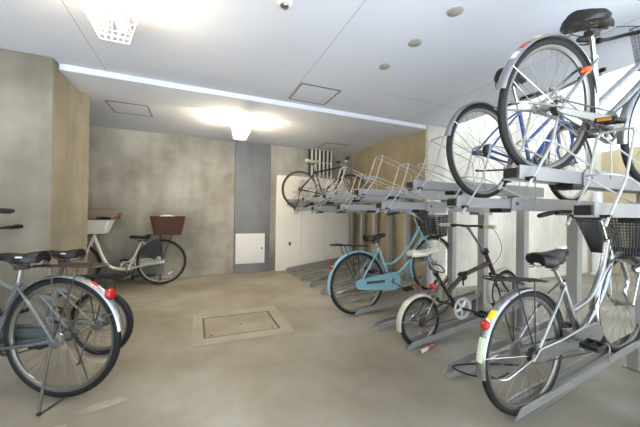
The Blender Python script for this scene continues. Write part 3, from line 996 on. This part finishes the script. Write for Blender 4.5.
    if basket:
        bk = dict(c=(1.02, 0, 0.69), top=(0.27, 0.38), bot=(0.20, 0.27), h=0.26)
        bk.update(basket)
        make_basket(t, **bk)
        for q in (-1, 1):
            MB().tube([(fh.x, q * 0.058, R), (bk['c'][0] + 0.02, q * 0.09, bk['c'][2])], 0.0045, 6).build('basket_stay', 'chrome', t)
        s = MB()
        s.tube([cl - Vector((0, 0, 0.02)), (bk['c'][0] - bk['bot'][0] / 2, 0, bk['c'][2] + 0.18)], 0.006, 6)
        s.build('basket_bracket', 'chrome', t)
    if lamp:
        l = MB()
        l.lathe([(0.012, -0.05), (0.028, -0.03), (0.033, 0.02), (0.033, 0.035)], (fh.x + 0.02, -0.085, 0.60), (1, 0, -0.1), 16)
        lp = l.build('headlamp', 'chrome', t)
        MB().lathe([(0.031, 0.034), (0.026, 0.042), (0.01, 0.046)], (fh.x + 0.02, -0.085, 0.60), (1, 0, -0.1), 16).build('lamp_lens', 'lens', lp)
    if tail and fender_r:
        a = math.radians(tail_ang)
        d = Vector((math.cos(a), 0, math.sin(a)))
        reflector(t, rh + d * (R + 0.02), 0.024, d, tail)
    if stand == 'up': double_stand(t, rh)
    elif stand == 'down': double_stand(t, rh, down=True)
    return t, dict(rh=rh, fh=fh, bb=bb, ST=ST, HT=HT, HB=HB, cl=cl, fenr=fenr, fenf=fenf, R=R)

def sticker(fen, c, R, a0, a1, m, name='sticker', w=0.022, gap=0.0212):
    """strip of tape that follows the mudguard"""
    Ro = R + gap
    prof = []
    for j in range(5):
        a = -1.1 + 2.2 * j / 4
        prof.append((Ro - 0.016 + 0.0165 * math.cos(a), w * math.sin(a) * 1.04))
    for j in range(4, -1, -1):
        a = -1.1 + 2.2 * j / 4
        prof.append((Ro - 0.0175 + 0.0165 * math.cos(a), w * math.sin(a) * 1.04))
    return MB().arc(c, prof, a0, a1, 8).build(name, m, fen)

PIT = -SL
def rail_place(x, y):
    return (x, y, rail_z(x) - 0.002)

# 1 silver city bicycle, lower near
b, g = city_bike('silver city bicycle with dark wire basket standing on the nearest floor rail', rail_place(1.765, 1.07), (0, PIT, 0), fm='silver', fender_m='silver',
                 style='loop', crank=164, chain_h=0.78, frame_w=0.0195, bbp=(0.52, 0.285), stp=(0.395, 0.66), head_dx=0.085, wb=1.06, basket=dict(m='mesh_dk', c=(1.15, 0, 0.70), top=(0.30, 0.40), bot=(0.22, 0.28), h=0.25, n=20, rows=12, r=0.0032), bar_m='black', lamp=True,
                 fender_r=(12, 184), refl=(None, None), saddle_p=(0.315, 0, 0.825), rackkw=dict(z=0.812, tilt=-0.24, x0=-0.22), saddle_kw=dict(L=0.28, W=0.2))
sticker(g['fenr'], g['rh'], g['R'], 125, 134, 'yellow')
sticker(g['fenr'], g['rh'], g['R'], 150, 170, 'stk_green')
MB().box((0.425, 0.0, 0.862), (0.05, 0.03, 0.012), (0, 0.1, 0)).build('saddle_cover_patch', 'stk_white', b)

# 2 pale blue city bicycle, lower far
b, g = city_bike('pale blue city bicycle with black basket standing on a floor rail', rail_place(1.715, 2.84), (0, PIT, 0), fm='cyan', fender_m='cyan',
                 style='twin', frame_w=0.0165, crank=-38, chain='case', head_dx=0.09, wb=1.10, stp=(0.325, 0.69), basket=dict(m='mesh_dk', c=(1.15, 0, 0.68), top=(0.24, 0.32), bot=(0.19, 0.26), h=0.25, n=16, rows=9, r=0.0042), fork_m='cyan',
                 fender_r=(10, 186), fender_f=(60, 196), saddle_p=(0.295, 0, 0.81), rackkw=dict(z=0.822, tilt=-0.2))

# 3 brown folding bicycle
def folding_bike():
    t = thing('folding_bicycle', 'dark brown folding bicycle with pale saddle and small white-fendered wheels', 'bicycle', rail_place(1.79, 1.96), (0, PIT, 0))
    R = 0.21
    rh = Vector((0, 0, R)); fh = Vector((1.07, 0, R)); bb = Vector((0.425, 0, 0.225))
    HT = Vector((0.868, 0, 0.615)); HB = Vector((0.945, 0, 0.42))
    f = MB()
    f.tube([bb, (0.225, 0, 0.58)], 0.017, 10)
    f.lathe([(0.023, -0.036), (0.023, 0.036)], bb, (0, 1, 0), 14)
    f.tube([(0.335, 0, 0.37), (0.52, 0, 0.47)], 0.021, 10)
    f.tube([(0.56, 0, 0.485), (0.895, 0, 0.53)], 0.021, 10)
    f.tube([HT, HB], 0.02, 12)
    for s in (-1, 1):
        f.tube([(0.37, s * 0.02, 0.29), (0.25, s * 0.05, 0.25), rh + Vector((0, s * 0.055, 0))], 0.009, 8)
        f.tube([(0.25, s * 0.02, 0.51), (0.15, s * 0.045, 0.38), rh + Vector((0, s * 0.055, 0))], 0.008, 8)
        f.box(rh + Vector((0, s * 0.056, 0)), (0.045, 0.004, 0.03))
    fr = f.build('frame', 'brown_fr', t)
    h = MB().box((0.54, 0, 0.478), (0.045, 0.06, 0.06), (0, -0.3, 0))
    h.tube([(0.54, -0.035, 0.50), (0.54, -0.05, 0.53), (0.50, -0.05, 0.535)], 0.006, 6)
    h.tube([(0.54, 0.0, 0.445), (0.54, 0.0, 0.39)], 0.008, 6)
    h.build('hinge', 'black', fr, bevel=0.005)
    k = MB()
    cr = HB + (HB - HT).normalized() * 0.02
    k.tube([HB, cr], 0.017, 10)
    k.tube([cr + Vector((0, -0.05, 0)), cr + Vector((0, 0.05, 0))], 0.012, 8)
    for s in (-1, 1):
        k.tube(smooth_path([cr + Vector((0, s * 0.048, 0)), (1.005, s * 0.05, 0.30), fh + Vector((0, s * 0.05, 0))], 5), 0.011, 8)
    k.build('fork', 'brown_fr', t)
    top = Vector((0.665, 0, 0.915))
    MB().tube([HT, HT + (top - HT) * 0.35], 0.0165, 10).tube([HT + (top - HT) * 0.3, top], 0.0125, 10).build('stem', 'alu', t)
    MB().box(HT + Vector((-0.01, 0, 0.03)), (0.05, 0.055, 0.05), (0, -0.5, 0)).build('stem_hinge', 'black', t, bevel=0.006)
    make_bar(t, [tuple(top + Vector(p)) for p in ((0, 0, 0.005), (0.0, 0.05, 0.008), (-0.005, 0.16, 0.012), (-0.03, 0.29, 0.012))], 0.11, 'black', 'offwhite')
    make_cable(t, [[top + Vector((0.02, -0.16, 0.0)), top + Vector((0.16, -0.14, -0.05)), top + Vector((0.32, -0.08, -0.25)), (0.93, -0.03, 0.52), (0.7, -0.02, 0.5)],
                   [top + Vector((0.02, 0.16, 0.0)), top + Vector((0.12, 0.1, -0.05)), top + Vector((0.2, 0.03, -0.25)), (0.97, 0.03, 0.44)]])
    make_wheel(t, 'rear_wheel', rh, R, 0.019, 24, sprocket=True, drum=True)
    make_wheel(t, 'front_wheel', fh, R, 0.019, 24)
    make_fender(t, 'rear_fender', rh, R, 25, 186, 'offwhite', w=0.028, stay_ang=[165])
    make_fender(t, 'front_fender', fh, R, 62, 196, 'offwhite', w=0.028, stay_ang=[172])
    MB().tube([(0.235, 0, 0.563), (0.135, 0, 0.745)], 0.0135, 10).build('seat_post', 'alu', t)
    MB().lathe([(0.022, 0), (0.022, 0.035)], (0.24, 0, 0.555), Vector((-0.20, 0, 0.355)), 12).build('seat_clamp', 'black', t)
    make_saddle(t, (0.125, 0, 0.775), L=0.29, W=0.17, m='offwhite', tilt=0.06, hs=0.8)
    make_crank(t, bb, -25, arm=0.15, ring=0.085, ring_m='ring', arm_m='black')
    MB().arc(bb, [(0.097, -0.066), (0.097, -0.071), (0.075, -0.071), (0.075, -0.066)], 0, 360, 40, True).build('chain_guard', 'ring', t)
    make_chain(t, rh, bb, rh=0.03, rb=0.082)
    reflector(t, (0.165, -0.02, 0.475), 0.026, (-1, -0.3, 0.2), 'red')
    MB().tube([(0.26, 0, 0.51), (0.165, -0.02, 0.475)], 0.006, 6).build('reflector_bracket', 'black', t)
    sidestand(t, (0.36, 0.05, 0.24), (0.12, 0.12, 0.24))
    make_cable(t, [[(0.16, -0.02, 0.63), (0.21, -0.06, 0.60), (0.29, -0.04, 0.58), (0.31, 0.02, 0.62), (0.22, 0.05, 0.64), (0.16, -0.02, 0.63)]], r=0.006, name='lock_cable')
    return t
folding_bike()

# 4 silver city bicycle, upper near
b, g = city_bike('silver city bicycle parked highest on the nearest upper tray', (1.71, 1.005, 1.334), (math.radians(8), 0, math.radians(-4)), fm='silver', fender_m='alu',
                 style='parallel', drum=False, frame_w=0.017, crank=178, chain='half', chain_h=0.32, amber=True, wb=1.0, bbp=(0.41, 0.285), stp=(0.29, 0.66), basket=dict(m='mesh_lt', c=(1.08, 0, 0.74), top=(0.30, 0.40), bot=(0.22, 0.28), h=0.27, n=20, rows=12),
                 rack=False, tail=None, bar_m='black', bar=[(0, 0, -0.05), (0.005, 0.06, -0.04), (-0.02, 0.16, -0.03), (-0.08, 0.245, -0.04), (-0.26, 0.275, -0.06)], fender_r=(20, 172), fender_f=(50, 200), saddle_p=(0.235, 0, 0.815), stand='up', saddle_kw=dict(L=0.29, W=0.22, tilt=-0.14))
sticker(g['fenr'], g['rh'], g['R'], 114, 120, 'yellow')
sticker(g['fenr'], g['rh'], g['R'], 126, 136, 'red')
sticker(g['fenr'], g['rh'], g['R'], 140, 147, 'stk_white')
reflector(b, (0.20, -0.03, 0.56), 0.022, (-1, -0.3, 0), 'orange')

# 5 deep blue bicycle, upper second
b, g = city_bike('deep blue bicycle with chrome rear fender on the second upper tray', (1.934, 1.524, 1.237), (0, 0, 0), fm='blue', fender_m='alu', style='mixte', drum=False, crank=205,
                 chain='open', rack=False, tail=None, fender_r=(50, 168), fender_f=(45, 196), saddle_p=(0.33, 0, 0.95), saddle_kw=dict(L=0.28, W=0.19), stand=None, bbp=(0.55, 0.285), stp=(0.41, 0.72), head_dx=0.09, wb=1.09,
                 fork_m='blue', bar=[(0, 0, 0), (0.0, 0.06, 0.01), (-0.01, 0.18, 0.03), (-0.02, 0.31, 0.03)])
sidestand(b, (0.40, 0.05, 0.25), (0.12, 0.14, 0.23), 'black')
MB().box((0.32, 0, 0.980), (0.13, 0.05, 0.008)).build('saddle_stripe', 'stk_white', b)

# 6 black sport bicycle, upper far
def sport_bike():
    t = thing('bicycle', 'black flat-bar sport bicycle with white saddle on the far upper tray', 'bicycle', (1.73, 5.04, 1.215), (0, 0, math.radians(-3)))
    R = 0.34
    rh = Vector((0, 0, R)); fh = Vector((1.02, 0, R)); bb = Vector((0.43, 0, 0.275))
    ST = Vector((0.29, 0, 0.70)); HT = Vector((0.80, 0, 0.82)); HB = Vector((0.835, 0, 0.69))
    f = MB()
    f.tube([bb, ST], 0.0155, 10)
    f.tube([HT, HB], 0.02, 10)
    f.tube([HB, bb], 0.019, 10)
    f.tube([HT + Vector((0.006, 0, -0.02)), ST + Vector((0.005, 0, -0.03))], 0.0155, 10)
    f.lathe([(0.022, -0.036), (0.022, 0.036)], bb, (0, 1, 0), 14)
    for s in (-1, 1):
        f.tube([ST + Vector((0, s * 0.015, -0.03)), rh + Vector((0, s * 0.06, 0))], 0.008, 8)
        f.tube([bb, rh + Vector((0, s * 0.06, 0))], 0.009, 8)
    f.build('frame', 'black_fr', t)
    k = MB()
    for s in (-1, 1):
        k.tube(smooth_path([HB + Vector((0.008, s * 0.045, -0.03)), (0.93, s * 0.05, 0.48), fh + Vector((0, s * 0.05, 0))], 5), 0.0115, 8)
    k.tube([HB + Vector((0.008, -0.05, -0.03)), HB + Vector((0.008, 0.05, -0.03))], 0.013, 8)
    k.tube([HB, HB + Vector((0.008, 0, -0.03))], 0.017, 8)
    k.build('fork', 'black_fr', t)
    cl = HT + Vector((0.05, 0, 0.10))
    MB().tube([HT, HT + Vector((-0.012, 0, 0.06)), cl], 0.014, 10).build('stem', 'alu', t)
    make_bar(t, [tuple(cl + Vector(p)) for p in ((0, 0, 0), (0, 0.06, 0.005), (-0.005, 0.18, 0.02), (-0.02, 0.29, 0.025))], 0.12, 'alu', 'black')
    make_cable(t, [[cl + Vector((0.02, 0.15, 0)), cl + Vector((0.14, 0.1, 0)), cl + Vector((0.12, 0.03, -0.12)), HB]])
    make_wheel(t, 'rear_wheel', rh, R, 0.016, 28, sprocket=True)
    make_wheel(t, 'front_wheel', fh, R, 0.016, 28)
    MB().tube([ST, (0.245, 0, 0.84)], 0.0135, 10).build('seat_post', 'alu', t)
    make_saddle(t, (0.235, 0, 0.865), L=0.27, W=0.15, m='offwhite', springs=False)
    make_crank(t, bb, 200, ring=0.09, ring_m='steel', arm_m='alu')
    make_chain(t, rh, bb)
    l = MB().lathe([(0.012, -0.03), (0.022, 0), (0.024, 0.03)], cl + Vector((0.05, 0.03, 0.02)), (1, 0, 0), 14).build('headlamp', 'lampwhite', t)
    sidestand(t, (0.02, 0.075, 0.30), (-0.02, 0.10, 0.06), 'black')
    return t
sport_bike()

# 7 steel-blue city bicycle parked at left
HD = PI - math.radians(25)
b, g = city_bike('grey-blue city bicycle nearest at left, resting on its kickstand', (-0.72, 2.20, 0.0), (0, 0, HD), fm='steelblue', fender_m='silver', style='loop', crank=80,
                 chain='half', basket=None, bar=[(0, 0, 0.05), (0.005, 0.06, 0.07), (-0.02, 0.16, 0.12), (-0.08, 0.245, 0.135), (-0.20, 0.275, 0.13)], fender_r=(20, 172), fender_f=(40, 196), stand=None, saddle_kw=dict(label_tag=True), R=0.355, rackkw=dict(m='brown_fr', tilt=-0.03, w=0.048, nl=2), tail=None,
                 saddle_p=(0.26, 0, 0.815))
ks = sidestand(b, (0.0, 0.075, 0.33), (-0.036, 0.171, 0.012), 'steel')
MB().tube([(-0.036, 0.171, 0.012), (-0.045, -0.14, 0.012), (0.0, -0.07, 0.33)], 0.006, 8).build('stand_leg', 'steel', ks)
reflector(b, (-0.275, 0, 0.615), 0.034, (-1, 0, 0.2), 'red', depth=0.03)
sticker(g['fenr'], g['rh'], g['R'], 118, 124, 'red')
sticker(g['fenr'], g['rh'], g['R'], 132, 137, 'stk_green')

# 8 small-wheeled bicycle behind it
def mini_bike():
    t = thing('small_wheel_bicycle', 'dark small-wheeled bicycle parked close behind the grey-blue bicycle at left', 'bicycle', (-0.66, 2.74, 0), (0, 0, HD))
    R = 0.25
    rh = Vector((0, 0, R)); fh = Vector((1.06, 0, R)); bb = Vector((0.42, 0, 0.27))
    ST = Vector((0.34, 0, 0.56)); HT = Vector((0.87, 0, 0.70)); HB = Vector((0.92, 0, 0.54))
    f = MB()
    f.tube([bb, ST], 0.0155, 10)
    f.tube([HT, HB], 0.02, 10)
    f.tube(smooth_path([HB + Vector((-0.01, 0, 0.05)), (0.66, 0, 0.46), (0.375, 0, 0.42)], 6), 0.02, 10)
    f.lathe([(0.022, -0.036), (0.022, 0.036)], bb, (0, 1, 0), 14)
    for s in (-1, 1):
        f.tube([ST + Vector((0, s * 0.015, -0.06)), rh + Vector((0, s * 0.06, 0))], 0.008, 8)
        f.tube([bb, rh + Vector((0, s * 0.06, 0))], 0.009, 8)
    f.build('frame', 'grey_fr', t)
    k = MB()
    for s in (-1, 1):
        k.tube(smooth_path([HB + Vector((0.008, s * 0.045, -0.03)), (0.99, s * 0.05, 0.39), fh + Vector((0, s * 0.05, 0))], 5), 0.0115, 8)
    k.tube([HB + Vector((0.008, -0.05, -0.03)), HB + Vector((0.008, 0.05, -0.03))], 0.013, 8)
    k.tube([HB, HB + Vector((0.008, 0, -0.03))], 0.017, 8)
    k.build('fork', 'black_fr', t)
    cl = HT + Vector((0.0, 0, 0.26))
    MB().tube([HT, cl], 0.013, 10).build('stem', 'steel', t)
    make_bar(t, [tuple(cl + Vector(p)) for p in ((0, 0, 0), (0, 0.06, 0.005), (0.0, 0.16, 0.01), (-0.02, 0.25, 0.01))], 0.11, 'black', 'black')
    make_wheel(t, 'rear_wheel', rh, R, 0.021, 24, sprocket=True, drum=True)
    make_wheel(t, 'front_wheel', fh, R, 0.021, 24)
    MB().tube([ST - Vector((-0.01, 0, 0.03)), (0.315, 0, 0.72)], 0.0135, 10).build('seat_post', 'steel', t)
    make_saddle(t, (0.31, 0, 0.765), label_tag=True)
    make_crank(t, bb, 60, ring=0.07, ring_m='steel', arm_m='alu')
    make_chain(t, rh, bb, rb=0.07)
    make_rear_rack(t, 0.60, -0.2, 0.24, rh, m='black')
    sidestand(t, (0.02, 0.075, 0.22), (0.03, 0.17, 0.012), 'steel')
    return t
mini_bike()

# 9 white step-through bicycle at the back wall
b, g = city_bike('white step-through bicycle with a brown rear basket by the back wall', (-0.475, 5.14, 0.0), (0, 0, PI), fm='white', fender_m='black', style='U', crank=-95, chain='half',
                 basket=None, bbp=(0.45, 0.25), fork_m='white', fender_r=None, fender_f=None,
                 stand='down', saddle_p=(0.30, 0, 0.725), rackkw=dict(m='black'), wb=1.12, head_dx=0.0, refl=(238, None))
for sy in (-1, 1):
    dg = MB()
    poly = [(0.10 * math.cos(math.radians(a)), 0.355 + 0.10 * math.sin(math.radians(a))) for a in (20, 55, 90)] + [(0.352 * math.cos(math.radians(a)), 0.345 + 0.352 * math.sin(math.radians(a))) for a in (86, 74, 62, 50, 38, 26)]
    dg.prism(poly, sy * 0.064 - 0.001, sy * 0.064 + 0.001)
    dg.build('dress_guard', 'black', b)
bk = MB()
def bsec(z, lx, ly):
    return [(x * lx / 2, y * ly / 2, z) for x, y in ((-1, -0.86), (-0.9, -1), (0.9, -1), (1, -0.86), (1, 0.86), (0.9, 1), (-0.9, 1), (-1, 0.86))]
outer = [bsec(0, 0.37, 0.27), bsec(0.27, 0.47, 0.36), bsec(0.285, 0.48, 0.37), bsec(0.285, 0.45, 0.34), bsec(0.03, 0.355, 0.255)]
bk.loft(outer)
for v in range(len(bk.v)):
    p = bk.v[v]; bk.v[v] = (p[0] - 0.08, p[1], p[2] + 0.765)
bo_ = bk.build('rear_basket', 'brown_bk', b)
sk = MB()
sk.sphere((-0.06, 0.0, 1.03), (0.13, 0.1, 0.04), 14)
sk.build('white_cloth', 'cloth', bo_)
fb_ = MB()
fb_.loft([bsec(0, 0.26, 0.24), bsec(0.10, 0.33, 0.30), bsec(0.19, 0.40, 0.35), bsec(0.20, 0.40, 0.35), bsec(0.20, 0.37, 0.32), bsec(0.02, 0.24, 0.22)])
fb_.v = [(p[0] + 0.85, p[1], p[2] + 0.79) for p in fb_.v]
fbk = fb_.build('front_basket', 'panel', b, bevel=0.01)
cg = MB()
cg.loft([bsec(0.0, 0.40, 0.36), bsec(0.05, 0.50, 0.37), bsec(0.12, 0.56, 0.36), bsec(0.13, 0.52, 0.33)])
cg.v = [(p[0] + 0.83, p[1], p[2] + 0.99) for p in cg.v]
cg.build('basket_cover', 'cloth_grey', fbk, bevel=0.012)
reflector(b, (0.60, 0.12, 1.06), 0.03, (-0.4, 1, 0), 'orange', name='basket_reflector')

# ------------------------------------------------------------------ small things on the floor
for (x, y, m1, lb) in ((1.71, 1.855, 'can_white', 'small white and red cylinder lying by the folding bicycle rail'), (1.82, 1.895, 'can_red', 'small red cylinder lying by the folding bicycle rail')):
    t = thing('spray_can', lb, 'can', (x, y, 0.016), (0, 0, 0.25))
    MB().lathe([(0.013, -0.042), (0.0155, -0.038), (0.0155, 0.036), (0.012, 0.042)], (0, 0, 0), (1, 0, 0), 16).build('can_body', m1, t)
    MB().lathe([(0.011, -0.052), (0.0125, -0.044), (0.0125, -0.040)], (0, 0, 0), (1, 0, 0), 14).build('cap', 'can_red' if m1 == 'can_white' else 'can_white', t)

t = thing('lock_cable', 'black cable looped from the empty floor rail to the silver bicycle wheel', 'cable', (1.66, 1.5, 0.05))
MB().tube(smooth_path([(0.12, -0.30, 0.10), (0.06, -0.26, 0.06), (0.0, -0.12, 0.02), (-0.02, 0, 0.015), (0.06, -0.02, 0.03), (0.16, -0.16, 0.08), (0.20, -0.30, 0.13)], 6), 0.006, 6).build('cable_loop', 'black', t)
